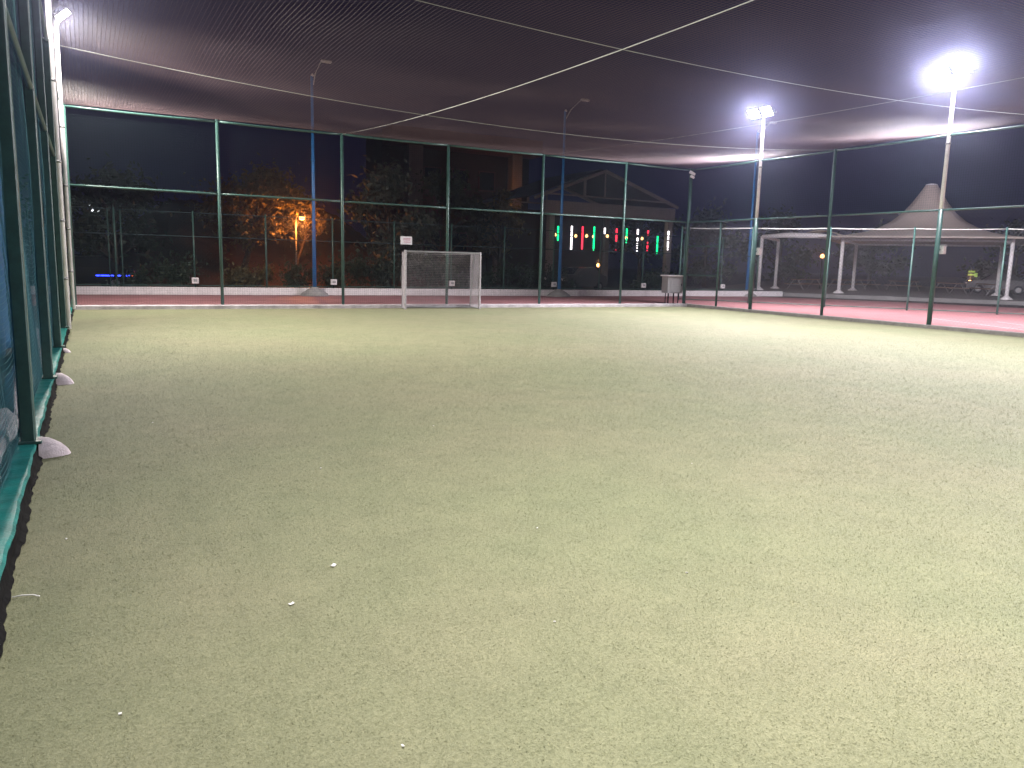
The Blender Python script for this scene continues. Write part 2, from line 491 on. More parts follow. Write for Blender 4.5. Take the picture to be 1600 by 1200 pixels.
# ---- back fence
bf = thing('court_fence', 'tall green framed net fence across the far end behind the goal', 'fence', group='tall fences of the turf pitch')
bxs = [X0, 3.81, 7.82, 11.77, 15.79, 19.75, X1]
for i, x in enumerate(bxs):
    post(bf, (x, Y1), -.02, H, .052 if 0 < i < 6 else .075)
for i in range(6):
    A, B = (bxs[i], Y1), (bxs[i + 1], Y1)
    rail(bf, (A[0] + .04, Y1), (B[0] - .04, Y1), H - .03, .038, 'top_rail', None, 0.02)
    rail(bf, (A[0] + .04, Y1), (B[0] - .04, Y1), HM, .034, 'middle_rail')
    L = B[0] - A[0]
    fence_between(bf, (A[0], Y1 + .05), (B[0], Y1 + .05), 0, H, [strands(net_lines(L, .03, H - .05, .075, .012, i), .0016, 'net')], ['net'], M_fnet)

# ---- right fence; its floodlight poles stand in for two of the posts
rf = thing('court_fence', 'tall green framed fence on the right between turf and red court', 'fence', group='tall fences of the turf pitch')
rys = [26.94, 22.95, 19.46, 15.33, 11.45, 7.65, 3.8, 0.0, -4.0, -8.0]
for i, y in enumerate(rys):
    if i and y not in (22.95, 15.33, 7.65, 0.0):
        post(rf, (X1, y), -.02, H, .055)
for i in range(len(rys) - 1):
    A, B = (X1, rys[i]), (X1, rys[i + 1])
    rail(rf, (X1, A[1] - .06), (X1, B[1] + .06), H - .03, .036, 'top_rail', None, .02)
    rail(rf, (X1, A[1] - .06), (X1, B[1] + .06), HM, .032, 'middle_rail')
    if i < 5:
        L = A[1] - B[1]
        n1 = strands(net_lines(L, HM, H - .05, .075, .012, 20 + i), .0018, 'net')
        n2 = strands(diamond_lines(L, .02, HM, .085), .0018, 'chain_link')
        off = X1 + .05
        fence_between(rf, (off, A[1]), (off, B[1]), 0, H, [n1], ['net'], M_fnet)
        fence_between(rf, (off, A[1]), (off, B[1]), 0, H, [n2], ['chain_link'], M_wire)
# gate frame at the far corner
gp = thing('gate_frame', 'green steel gate frame with two bars at the far right corner', 'gate')
post(gp, (X1, 24.9), -.02, 3.45, .045)
for z in (2.5, 1.26):
    rail(gp, (X1, 26.86), (X1, 24.95), z, .03, 'crossbar')

# ---- left fence close to the camera
lf = thing('court_fence', 'tall green net fence close on the left above the green kerb', 'fence', group='tall fences of the turf pitch')
lys = [-4.0, -0.1, 3.7, 7.55, 11.4, 15.1, 18.95, 22.9]
for y in lys:
    b = MB().box((-.515, y, H / 2), (.11, .14, H), 0, .012)
    b.build('post', M_green, lf)
    MB().box((-.50, y, .012), (.17, .20, .024), 0, .004).build('base_plate', M_green, lf)
ly2 = lys + [Y1]
for i in range(len(ly2) - 1):
    a, b_ = ly2[i], ly2[i + 1]
    rail(lf, (-.50, a + .06), (-.50, b_ - .06), H - .03, .036, 'top_rail')
    rail(lf, (-.50, a + .06), (-.50, b_ - .06), HM, .034, 'middle_rail')
    if i >= 2:
        near = i < 5
        pit = .05 if near else .075
        me = strands(net_lines(b_ - a, .04, H - .05, pit, .028 if near else .015, 40 + i, 41 if near else 13), .0016 if near else .0015, 'net')
        fence_between(lf, (-.58, a), (-.58, b_), 0, H, [me], ['net'], M_lnet)

# concrete footings poking out from under the left fence
def footing(y, s, label):
    b = MB(); n = 14
    prof = [(0.0, 1.0), (.35, .93), (.7, .62), (.9, .3), (1.0, 0.0)]
    for (r, z) in prof:
        for k in range(n + 1):
            a = -math.pi / 2 + math.pi * k / n
            wob = 1 + .05 * math.sin(3 * a + y * 2)
            b.v.append((-.442 + .225 * s * r * math.cos(a) * wob, y + .15 * s * r * math.sin(a), ZT + .155 * s * z + .002))
    for i in range(4):
        for k in range(n):
            o_ = i * (n + 1) + k
            b.f.append((o_, o_ + 1, o_ + n + 2, o_ + n + 1))
    return tag(b.build('post_footing', M_pinkconc, None, True), label, 'footing', 'concrete footings along the left fence')
footing(7.55, 1.0, 'pale concrete post footing beside the kerb, nearest on the left')
footing(11.65, .95, 'pale concrete post footing beside the kerb, second from the camera')
footing(15.3, .5, 'small low concrete footing by the left kerb, third from the camera')

# blue tarpaulin and bundled white netting behind the left fence
nyy, nzz = 70, 30
yy, zz = np.meshgrid(np.linspace(2.2, 15.5, nyy), np.linspace(.28, 3.35, nzz), indexing='ij')
xx = -1.02 + .05 * np.sin(yy * 5 + zz * 2) + .03 * np.sin(zz * 7 + yy * 2) + .02 * np.sin(yy * 17)
zz2 = zz - .08 * np.sin(yy * 1.3) * (zz - .28) / 3
V = np.stack([xx, yy, zz2], -1).reshape(-1, 3)
ii, jj = np.meshgrid(np.arange(nyy - 1), np.arange(nzz - 1), indexing='ij'); q = (ii * nzz + jj).ravel()
tp = obj('tarpaulin', raw_mesh('tarpaulin', V, np.stack([q, q + nzz, q + nzz + 1, q + 1], -1)), M_tarp, None, True)
md = tp.modifiers.new('thickness', 'SOLIDIFY'); md.thickness = .006
tag(tp, 'creased blue tarpaulin hanging behind the left fence', 'tarpaulin')
def net_heap(y0, y1, hh, label, seed):
    r_ = random.Random(seed); b = MB(); n = int((y1 - y0) / .018); m2 = 16
    ph = [r_.uniform(0, 6) for _ in range(6)]
    for i in range(n + 1):
        t = i / n; y = y0 + (y1 - y0) * t
        env = min(1, 6 * t, 6 * (1 - t)) ** .6 * (.75 + .25 * math.sin(y * 2.3 + ph[0]))
        for k in range(m2):
            a = math.pi * k / (m2 - 1)
            fold = 1 + .10 * math.sin(a * 5 + y * 1.5 + ph[1]) + .09 * math.sin(y * 62 + math.sin(y * 7) * 1.5 + a * 1.2) + .05 * math.sin(y * 13 + a * 3 + ph[2])
            b.v.append((-.73 + .12 * env * fold * math.cos(a), y, -.05 + hh * env * fold * math.sin(a)))
    for i in range(n):
        for k in range(m2 - 1):
            o_ = i * m2 + k
            b.f.append((o_, o_ + 1, o_ + m2 + 1, o_ + m2))
    return tag(b.build('net_bundle', M_whitenet, None, True), label, 'netting', 'white netting bundled behind the left fence')
net_heap(3.4, 8.9, .27, 'long low roll of bundled white netting behind the left fence, nearest the camera', 1)
net_heap(9.1, 11.9, .5, 'tall heap of white netting behind the left fence, beyond the first post', 2)
net_heap(12.3, 14.8, .42, 'white netting heap behind the left fence, second post onward', 3)

# ================================================================== floodlight poles
def flood_pole(base, z_green, zl, aim, tilt, power, label, heads=2, rad=.065, warm=(1.0, .945, 1.0), spread=.34, lower=True, back=0.0, spr=114):
    t = thing('floodlight_pole', label, 'floodlight', (base[0], base[1], 0), math.atan2(aim[1], aim[0]), 'floodlight poles round the pitch')
    if lower:
        MB().tube([(0, 0, -.04), (0, 0, z_green)], rad * 1.12, 14).build('lower_shaft', M_green, t, True)
        MB().tube([(0, 0, z_green), (0, 0, zl - .05)], [rad, rad * .8], 14).build('upper_shaft', M_white, t, True)
    else:
        MB().tube([(0, 0, -.04), (0, 0, zl - .05)], [rad, rad * .85], 14).build('shaft', M_white, t, True)
    for zc in ((H + .02, H - .3) if lower else (1.0, 2.2, 3.4, 5.0)):
        MB().lathe((0, 0, zc), [(rad * 1.18, 0), (rad * 1.2, .03), (rad * 1.18, .05)], 14).build('clamp_band', M_lampgrey, t, True)
    MB().box((.06, 0, zl - .02), (.06, spread * 2 * heads, .06), 0, .008).build('crossarm', M_lampgrey, t)
    hl = [(.16, (k - (heads - 1) / 2) * spread * 1.9, 1, power) for k in range(heads)]
    if back > 0: hl.append((-.16, 0, -1, power * back))
    for hx, yy_, sgn_, pw in hl:
        c = Vector((hx, yy_, zl + .06))
        # head: shallow tapered housing; face normal points out and down by tilt
        n_ = Vector((sgn_ * math.cos(tilt), 0, -math.sin(tilt))); u_ = Vector((0, 1, 0)); v_ = n_.cross(u_)
        hw, hh = .24, .19
        b = MB(); fr = [(-hw, -hh), (hw, -hh), (hw, hh), (-hw, hh)]
        front = [c + u_ * a + v_ * d_ + n_ * .06 for a, d_ in fr]
        back = [c + u_ * a * .62 + v_ * d_ * .62 - n_ * .12 for a, d_ in fr]
        b.poly([tuple(p) for p in front + back], [(4, 5, 6, 7), (0, 4, 7, 3), (1, 5, 4, 0), (2, 6, 5, 1), (3, 7, 6, 2)])
        hd = b.build('lamp_head', M_lampgrey, t)
        b = MB(); b.poly([tuple(c + u_ * a * .93 + v_ * d_ * .93 + n_ * .052) for a, d_ in fr], [(0, 1, 2, 3)])
        b.build('lens', M_flood, hd)
        for s_ in (-1, 1):
            MB().tube([(.06, yy_ + s_ * .2, zl - .02), tuple(c + u_ * s_ * .25 - n_ * .02)], .012, 6).build('bracket', M_lampgrey, hd)
        ld = bpy.data.lights.new('floodlight', 'AREA'); ld.shape = 'RECTANGLE'; ld.size = hw * 1.8; ld.size_y = hh * 1.8
        ld.energy = pw; ld.color = warm; ld.spread = math.radians(spr if sgn_ > 0 else 140)
        lo = bpy.data.objects.new('floodlight_beam', ld); COL.objects.link(lo); lo.parent = t
        z_ax = -n_; x_ax = u_; y_ax = z_ax.cross(x_ax)
        mm = Matrix((x_ax, y_ax, z_ax)).transposed().to_4x4(); mm.translation = c + n_ * .075
        lo.matrix_local = mm
    return t
D = math.radians
flood_pole((X1, 22.95), 3.56, 7.5, (-1, 0), D(40), FLOOD_W * 1.1, 'twin lit floodlight on green and white pole, farther along the right fence', back=2.5)
flood_pole((X1, 15.33), 3.56, 7.6, (-1, 0), D(43), FLOOD_W, 'twin lit floodlight on green and white pole, nearer along the right fence', back=2.5)
flood_pole((X1, 7.65), 3.56, 7.6, (-1, 0), D(42), FLOOD_W * 1.1, 'floodlight pole on the right fence beside the near half of the turf', back=2.5)
flood_pole((X1, 0.0), 3.56, 7.6, (-1, 0), D(46), FLOOD_W * .85, 'floodlight pole on the right fence level with the camera', back=2.5)
flood_pole((-.44, 25.9), 0, 7.98, (.98, -.2), D(50), FLOOD_W * 2.0, 'slim white pole with lit floodlight in the far left corner', 1, .062, (1.0, .93, .84), .34, False, 0.0, 150)
flood_pole((-.44, 19.1), 0, 8.25, (.85, -.52), D(38), FLOOD_W * 2.0, 'white pole rising from the left kerb, nearer than the corner one', 1, .062, (1.0, .93, .84), .34, False, 0.0, 122)

flood_pole((-.44, 1.4), 0, 8.25, (1, 0), D(40), FLOOD_W * 2.5, 'white floodlight pole on the left fence beside the camera', 1, .085, (1.0, .95, .9), .34, False, 0.0, 122)

# ================================================================== roof net and its cables
def net_z(x, y):
    u_ = np.clip((x - X0) / (X1 - X0), 0, 1); v_ = np.clip((y - Y0) / (Y1 - Y0), 0, 1)
    s = .50 * (4 * u_ * (1 - u_)) * (1 - (2 * v_ - 1) ** 8)
    edge = np.minimum(1, 6 * u_) * np.minimum(1, 6 * (1 - u_)) * np.minimum(1, 6 * (1 - v_))
    wv = (.018 * np.sin(x * .9 + y * 1.1) + .012 * np.sin(x * 2.3 - y * 1.7) + .010 * np.sin(y * 2.2 + .3 * x)) * edge
    return H + .03 - s + wv
pit = .075
ys = np.arange(1.0, Y1, pit); xs = np.arange(X0 + .05, X1, pit)
tx = np.linspace(X0, X1, 36); ty = np.linspace(1.0, Y1, 44)
LA = [np.stack([tx, np.full_like(tx, y), net_z(tx, np.full_like(tx, y))], -1) for y in ys]
LB = [np.stack([np.full_like(ty, x), ty, net_z(np.full_like(ty, x), ty)], -1) for x in xs]
rn = thing('roof_net', 'wide brown mesh net stretched overhead across the whole pitch', 'net')
o = obj('cross_strands', strands(LA, .0023, 'cross_strands'), M_net, rn); o['kind'] = 'stuff'
o = obj('length_strands', strands(LB, .0023, 'length_strands'), M_net, rn); o['kind'] = 'stuff'

def cable(pts, r, label):
    c = MB().tube(pts, r, 6).build('tension_cable', M_cable, None, True)
    return tag(c, label, 'cable', 'steel cables holding the roof net')
def cat(A, B, sag, n=40):
    return [(A[0] + (B[0] - A[0]) * t, A[1] + (B[1] - A[1]) * t, A[2] + (B[2] - A[2]) * t - sag * 4 * t * (1 - t)) for t in np.linspace(0, 1, n)]
cable(cat((-.4, 19.3, 5.78), (X1, 19.46, 5.78), .56), .0065, 'thin cable crossing under the net from the left pole to the right fence')
cable(cat((-.4, 11.45, 5.74), (X1, 11.45, 5.70), .53), .006, 'thin cable crossing under the net nearest overhead')
cable(cat((7.82, Y1, 5.76), (7.82, Y0, 5.76), .70), .0085, 'thicker cable running overhead from the far fence towards the camera')
cable(cat((15.79, Y1, 5.76), (15.79, Y0, 5.76), .45), .003, 'faint cable overhead running from the far fence on the right')

# small camera on the far right corner post
cv = thing('security_camera', 'small white twin camera on the far right corner post', 'camera', (X1, Y1, 5.5))
MB().tube([(0, 0, 0), (-.12, -.16, .04)], .02, 8).build('arm', M_lampgrey, cv)
MB().tube([(-.20, -.14, .16), (.03, -.2, .06)], [.07, .055], 12).build('housing', M_white, cv, True)
MB().tube([(-.16, -.18, -.02), (.02, -.16, -.07)], [.06, .05], 12).build('housing', M_white, cv, True)

# ================================================================== goal
GX0, GX1, GY = 9.72, 12.70, 25.95
goal = thing('football_goal', 'small worn white football goal with net at the far end', 'goal', ((GX0 + GX1) / 2, GY, ZT))
gw = (GX1 - GX0) / 2; GH = 2.06; gd = .62
for s in (-1, 1):
    MB().box((s * (gw - .04), 0, GH / 2), (.065, .065, GH), 0, .01).build('goal_post', M_worn, goal)
    MB().tube([(s * (gw - .06), 0, GH - .05), (s * (gw - .14), gd * .5, GH - .06), (s * (gw - .14), gd, .03)], .018, 8).build('back_stay', M_grey, goal, True)
    MB().tube([(s * (gw - .05), .04, .03), (s * (gw - .14), gd, .03)], .022, 8).build('ground_bar', M_grey, goal, True)
MB().box((0, 0, GH - .04), (2 * gw - .16, .06, .06), 0, .01).build('crossbar', M_lampgrey, goal)
MB().tube([(-gw + .14, gd, .03), (gw - .14, gd, .03)], .022, 8).build('ground_bar', M_grey, goal, True)
gl = []
t = np.linspace(0, 1, 9)
for x in np.arange(-gw + .12, gw - .1, .05):
    gl.append(np.stack([np.full(9, x), .04 + (gd - .02) * np.minimum(1, t * 2.5) + .02 * np.sin(t * 9 + x * 5), (GH - .06) - .05 * np.sin(np.pi * (x + gw) / (2 * gw)) * (1 - t) - (GH - .1) * np.clip((t - .15) / .85, 0, 1)], -1))
for f in np.linspace(0, 1, 38):
    xx_ = np.linspace(-gw + .1, gw - .1, 9)
    yb = .04 + (gd - .02) * min(1, f * 2.5)
    zb = (GH - .06) - .05 * np.sin(np.pi * (xx_ + gw) / (2 * gw)) * (1 - f) - (GH - .1) * max(0, (f - .15) / .85)
    gl.append(np.stack([xx_, np.full(9, yb), zb], -1))
o = obj('net', strands(gl, .0026, 'goal_net'), M_goalnet, goal); o['kind'] = 'stuff'
for s in (-1, 1):
    sl = []
    xs_ = s * (gw - .06)
    for f in np.linspace(.04, .98, 70):
        sl.append([(xs_, .04, GH * f), (s * (gw - .14), gd * .95, GH * f)])
    for f in np.linspace(0, 1, 12):
        sl.append([(xs_ - s * .08 * f, .04 + gd * .93 * f, .04), (xs_ - s * .08 * f, .04 + gd * .93 * f, GH - .08)])
    o = obj('side_net', strands(np.array(sl), .006, 'side_net'), M_goalnet, goal); o['kind'] = 'stuff'

# sign on the fence over the goal
sg = thing('notice_sign', 'white notice with red print hung on the back fence above the goal', 'sign', (10.14, Y1 + .02, 2.29))
MB().box((0, -.075, 0), (.44, .012, .29), 0, .003).build('board', M_sign, sg)
rowsw = [(.07, .26, 'a'), (.02, .27, 'b'), (-.055, .24, 'c')]
for z, wd, _ in rowsw:
    x = -wd / 2 + .02
    while x < wd / 2:
        l_ = random.uniform(.018, .05)
        MB().box((x + l_ / 2, -.0830, z), (l_, .003, .026)).build('letter', M_signred, sg)
        x += l_ + .010
for s in (-1, 1):
    MB().tube([(s * .2, -.08, .13), (s * .2, .03, .14)], .004, 6).build('tie', M_black, sg)

# electrical cabinet at the far right corner
cb = thing('electrical_cabinet', 'grey electrical cabinet on thin legs beside the far right corner post', 'cabinet', (22.84, 27.3, -.02))
MB().box((0, 0, .83), (.86, .42, .74), 0, .012).build('body', M_grey, cb)
MB().box((.06, -.222, .83), (.66, .012, .64), 0, .004).build('door', M_grey, cb)
MB().box((.33, -.235, .83), (.03, .02, .10), 0, .004).build('handle', M_black, cb)
MB().box((0, -.02, 1.225), (1.02, .54, .05), 0, .012).build('roof', M_white, cb)
for x in (-.36, -.2, .1, .36):
    MB().tube([(x, 0, 0), (x, 0, .47)], .02 if abs(x) > .3 else .03, 8).build('leg', M_black, cb)

# ================================================================== outer wall and outer fence
YO = 33.95
wl = thing('low_wall', 'low white painted wall beyond the red strip under the outer fence', 'wall', (0, YO, 0))
MB().box((15.5, .12, .135), (43, .24, .31), 0, .012).build('plinth', M_white, wl)
of = thing('outer_fence', 'lower green chain link fence standing on the white wall', 'fence')
oxs = [0.96 + 2.825 * k for k in range(-2, 13)]
dm = strands(diamond_lines(2.825, .33, 3.25, .10), .0020, 'chain_link')
for i, x in enumerate(oxs):
    post(of, (x, YO + .1), .28, 3.28, .036)
    if i < len(oxs) - 1:
        rail(of, (x + .03, YO + .1), (oxs[i + 1] - .03, YO + .1), 3.24, .015, 'top_rail', M_fnet)
        rail(of, (x + .03, YO + .1), (oxs[i + 1] - .03, YO + .1), 2.31, .022, 'middle_rail', M_fnet)
        rail(of, (x + .03, YO + .1), (oxs[i + 1] - .03, YO + .1), .36, .018, 'bottom_rail', M_green)
        fence_between(of, (x, YO + .14), (oxs[i + 1], YO + .14), 0, 3, [dm], ['chain_link'], M_fnet)
for dx in (-.22, .22):
    post(of, (.96 + dx, YO + .1), .28, 3.2, .022)
bl = ['leftmost of the row', 'second from the left', 'seen through the goal net', 'beside the right blue pole', 'left of the grey cabinet', 'right of the gate frame']
for k, (x, lb) in enumerate(zip((3.78, 9.44, 15.09, 20.73, 26.4, 32.1), bl)):
    t_ = thing('junction_box', 'small white socket box on an outer fence post, ' + lb, 'socket box', (x, YO - .02, .56), 0, 'white boxes on the outer fence')
    MB().box((0, 0, 0), (.26, .12, .24), 0, .012).build('case', M_white, t_)
    MB().box((0, -.066, .01), (.14, .014, .10), 0, .003).build('cover', M_grey, t_)
    MB().tube([(0, .02, -.12), (0, .04, -.28)], .014, 6).build('conduit', M_black, t_)

# fence running diagonally beyond the red court on the right
df = thing('court_side_fence', 'green chain link fence beyond the pink court, in front of the canopy', 'fence')
S = Vector((33.1, 18.9, 0)); dd = Vector((.573, -.82, 0)).normalized()
dps = [S - dd * 3.35 * k for k in range(4, -5, -1)]
dm2 = strands(diamond_lines(3.35, .05, 3.45, .11), .0021, 'chain_link')
for i, p in enumerate(dps):
    post(df, (p.x, p.y), -.03, 3.5, .04)
    if i < len(dps) - 1:
        q_ = dps[i + 1]
        rail(df, p, q_, 3.47, .022, 'top_rail', M_cable, .03)
        rail(df, p, q_, .05, .02, 'bottom_rail', M_green)
        fence_between(df, (p.x, p.y), (q_.x, q_.y), 0, 3, [dm2], ['chain_link'], M_wire)

for y, lb, p in ((22.95, 'farther', None), (15.33, 'nearer', None)):
    t_ = thing('switch_box', 'small white box fixed to the %s floodlight pole on the right' % lb, 'box', (X1 + .17, y - .06, 2.28 if y > 20 else 2.33), 0, 'boxes on the floodlight poles')
    MB().box((0, 0, 0), (.15, .19, .26), 0, .012).build('case', M_white, t_)
    MB().box((0, 0, .142), (.18, .22, .02), 0, .004).build('lid', M_grey, t_)
    MB().tube([(-.1, 0, 0), (-.17, .04, 0)], .02, 6).build('clamp', M_black, t_)

# blue lamp posts beyond the back fence
def blue_pole(x, y, h, label, ax=1.0, az=.62):
    t_ = thing('lamp_post', label, 'lamp post', (x, y, -.02), 0, 'blue lamp posts behind the pitch')
    MB().lathe((0, 0, 0), [(.62, 0), (.55, .10), (.34, .24), (.16, .34), (.09, .38)], 18).build('concrete_base', M_conc, t_, True)
    MB().tube([(0, 0, .3), (0, 0, h * .45), (0, 0, h)], [.085, .07, .055], 12).build('shaft', M_blue, t_, True)
    for zc in (h * .3, h * .62):
        MB().lathe((0, 0, zc), [(.085, 0), (.088, .05), (.085, .09)], 12).build('collar', M_blue, t_, True)
    MB().tube([(0, 0, h), (.05, -.05, h + .05)], .06, 8).build('cap', M_grey, t_)
    MB().tube([(.06, 0, h - .35), (.3 * ax, -.05, h + .1), (.7 * ax, -.1, h + az * .8), (.85 * ax, -.1, h + az * .95)], .025, 8).build('arm', M_lampgrey, t_, True)
    MB().box((.85 * ax + .2, -.1, h + az), (.46, .2, .11), 0, .04).build('lamp_head', M_conc, t_)
blue_pole(8.5, 33.55, 9.0, 'slim blue lamp post behind the back fence, left of the goal', .45)
blue_pole(20.65, 33.3, 8.9, 'slim blue lamp post behind the back fence, right of the goal')
blue_pole(34.35, 34.3, 9.4, 'slim blue lamp post behind the right fence corner')

# ================================================================== canopy and its surroundings on the right
A = Vector((42.18, 34.15, .2)); B = Vector((47.16, 26.5, .2)); C = Vector((39.74, 38.61, .2))
ab = (B - A); nrm = Vector((-ab.y, ab.x, 0)).normalized()
if nrm.dot(Vector((1, 1, 0))) < 0: nrm = -nrm
side = ab.length
ct = thing('tent_canopy', 'peaked beige membrane canopy on white posts beyond the pink court', 'canopy', (0, 0, 0))
cen = (A + B) / 2 + nrm * side / 2; 
nu = 48; prof = [(1.0, 3.68), (.85, 3.86), (.68, 4.10), (.51, 4.45), (.37, 4.92), (.26, 5.5), (.175, 6.15), (.11, 6.75), (.07, 7.15), (.062, 7.24)]
b = MB(); e1 = ab.normalized(); e2 = nrm; hs = side / 2 * 1.30
for (r, z) in prof:
    for k in range(nu):
        a = 2 * math.pi * k / nu
        cx_, cy_ = math.cos(a), math.sin(a)
        sq = 1 / max(abs(cx_), abs(cy_))
        f = (r ** 1.2) * sq + (1 - r ** 1.2)
        rr = r * hs * f
        scal = (1 - .06 * r * (1 - abs(abs(cx_) - abs(cy_)))) if r < .99 else 1
        p = cen + e1 * cx_ * rr * scal + e2 * cy_ * rr * scal
        b.v.append((p.x, p.y, z))
for i in range(len(prof) - 1):
    for k in range(nu):
        b.f.append((i * nu + k, i * nu + (k + 1) % nu, (i + 1) * nu + (k + 1) % nu, (i + 1) * nu + k))
b.f.append(tuple((len(prof) - 1) * nu + k for k in range(nu)))
mb_ = b.build('membrane', M_tent, ct, True)
md = mb_.modifiers.new('thickness', 'SOLIDIFY'); md.thickness = .02; md.offset = -1
MB().lathe((cen.x, cen.y, 7.22), [(.34, 0), (.36, .06), (.30, .1), (.1, .14)], 20).build('peak_ring', M_white, ct, True)
corners = [A, B, B + nrm * side, A + nrm * side]
def tent_post(parent, p, z1):
    MB().tube([(p.x, p.y, .2), (p.x, p.y, z1)], .11, 14).build('post', M_white, parent, True)
    MB().lathe((p.x, p.y, .2), [(.34, 0), (.30, .06), (.2, .12), (.13, .2)], 16).build('footing', M_white, parent, True)
for p in corners: tent_post(ct, p, 3.66)
for p, q_ in zip(corners, corners[1:] + corners[:1]):
    d_ = (q_ - p).normalized() * .11
    MB().tube([(p.x + d_.x, p.y + d_.y, 3.56), (q_.x - d_.x, q_.y - d_.y, 3.56)], .07, 10).build('edge_beam', M_white, ct, True)
c2 = thing('walkway_frame', 'thick white pipe frame joined to the left of the peaked canopy', 'frame')
tent_post(c2, C, 3.78)
MB().tube([(C.x, C.y, 3.74), (C.x + (A.x - C.x) * .35, C.y + (A.y - C.y) * .35, 3.84), (C.x + (A.x - C.x) * .7, C.y + (A.y - C.y) * .7, 3.80), (A.x - .1, A.y + .18, 3.66)], [.12, .17, .17, .13], 12).build('beam', M_white, c2, True)
D_ = C + nrm * 6
tent_post(c2, D_, 3.78)
MB().tube([(C.x + nrm.x * .12, C.y + nrm.y * .12, 3.72), (D_.x, D_.y, 3.72)], .1, 10).build('beam', M_white, c2, True)
# small membrane wing seen left of the main canopy
wg = MB(); n = 14
for i in range(n + 1):
    t = i / n
    for s_ in (0, 1):
        p = A + (C - A) * (.0 + t * .62) + nrm * (s_ * 4.0 + .3)
        wg.v.append((p.x, p.y, 3.70 + .55 * math.sin(math.pi * t) * (1 - .3 * t) + s_ * .1))
wg.f = [(2 * i, 2 * i + 1, 2 * i + 3, 2 * i + 2) for i in range(n)]
o = wg.build('membrane', M_tent, c2, True); md = o.modifiers.new('thickness', 'SOLIDIFY'); md.thickness = .02

# benches and tables under and behind the canopy
bspots = [((44.3, 39.8), (49.3, 41.9)), ((50.2, 41.2), (52.6, 41.6)), ((54.2, 42.2), (57.5, 43.2)), ((56.9, 41.2), (56.5, 38.6)), ((56.2, 36.6), (54.6, 33.9)), ((58.8, 35.2), (55.9, 32.0))]
blabs = ['under the orange lamp', 'right of the orange lamp, behind a white post', 'half hidden in the shade below the peak', 'left of the nearer floodlight pole', 'right of the nearer floodlight pole', 'in front of the parked car at far right']
for (p, q_), lb in zip(bspots, blabs):
    a = Vector((*p, 0)); c_ = Vector((*q_, 0)); ln = (c_ - a).length; mid = (a + c_) / 2
    t_ = thing('bench', 'long timber topped bench ' + lb, 'bench', (mid.x, mid.y, .2), math.atan2(c_.y - a.y, c_.x - a.x), 'benches round the canopy')
    for k, yy_ in enumerate((-.13, 0, .13)):
        MB().box((0, yy_, .72), (ln, .11, .05), 0, .006).build('slat', M_wood, t_)
    for yy_ in (-.55, .55):
        MB().box((0, yy_, .40), (ln * .95, .24, .05), 0, .006).build('seat', M_wood, t_)
    for s_ in (-1, 1):
        MB().tube([(s_ * ln * .4, -.6, 0), (s_ * ln * .4, -.15, .69)], .03, 8).build('leg', M_lampgrey, t_)
        MB().tube([(s_ * ln * .4, .6, 0), (s_ * ln * .4, .15, .69)], .03, 8).build('leg', M_lampgrey, t_)
        MB().tube([(s_ * ln * .4, -.6, .36), (s_ * ln * .4, .6, .36)], .025, 8).build('brace', M_lampgrey, t_)

def point(parent, loc, color, power, r=.08):
    ld = bpy.data.lights.new('bulb', 'POINT'); ld.energy = power; ld.color = color; ld.shadow_soft_size = r
    lo = bpy.data.objects.new('bulb_light', ld); COL.objects.link(lo); lo.location = loc; lo.parent = parent
M_sod = emat('sodium lamp globe', (1.0, .42, .10), 14)
M_sod2 = emat('orange lamp globe', (1.0, .45, .15), 5)
def globe_lamp(loc, h, label, power, m_=M_sod2, r=.16, group=None):
    t_ = thing('garden_lamp', label, 'lamp', loc, 0, group)
    MB().tube([(0, 0, 0), (0, 0, h - r)], [.05, .035], 10).build('shaft', M_black, t_, True)
    MB().lathe((0, 0, h - r), [(.03, -.06), (r * .6, -.02), (r * .65, .0)], 12).build('collar', M_black, t_)
    prof_ = [(r * math.sin(a) + .001, r - r * math.cos(a) - .0) for a in np.linspace(.5, math.pi - .05, 9)]
    MB().lathe((0, 0, h - r), prof_, 16).build('globe', m_, t_, True)
    point(t_, (0, -.0, h + r + .12), (1.0, .45, .15), power)
globe_lamp((50.4, 42.6, .2), 2.5, 'single glowing orange globe lamp behind the canopy posts', 60)
globe_lamp((60.6, 37.0, .2), .75, 'low orange light glowing beside the far right car', 25, M_sod2, .14)

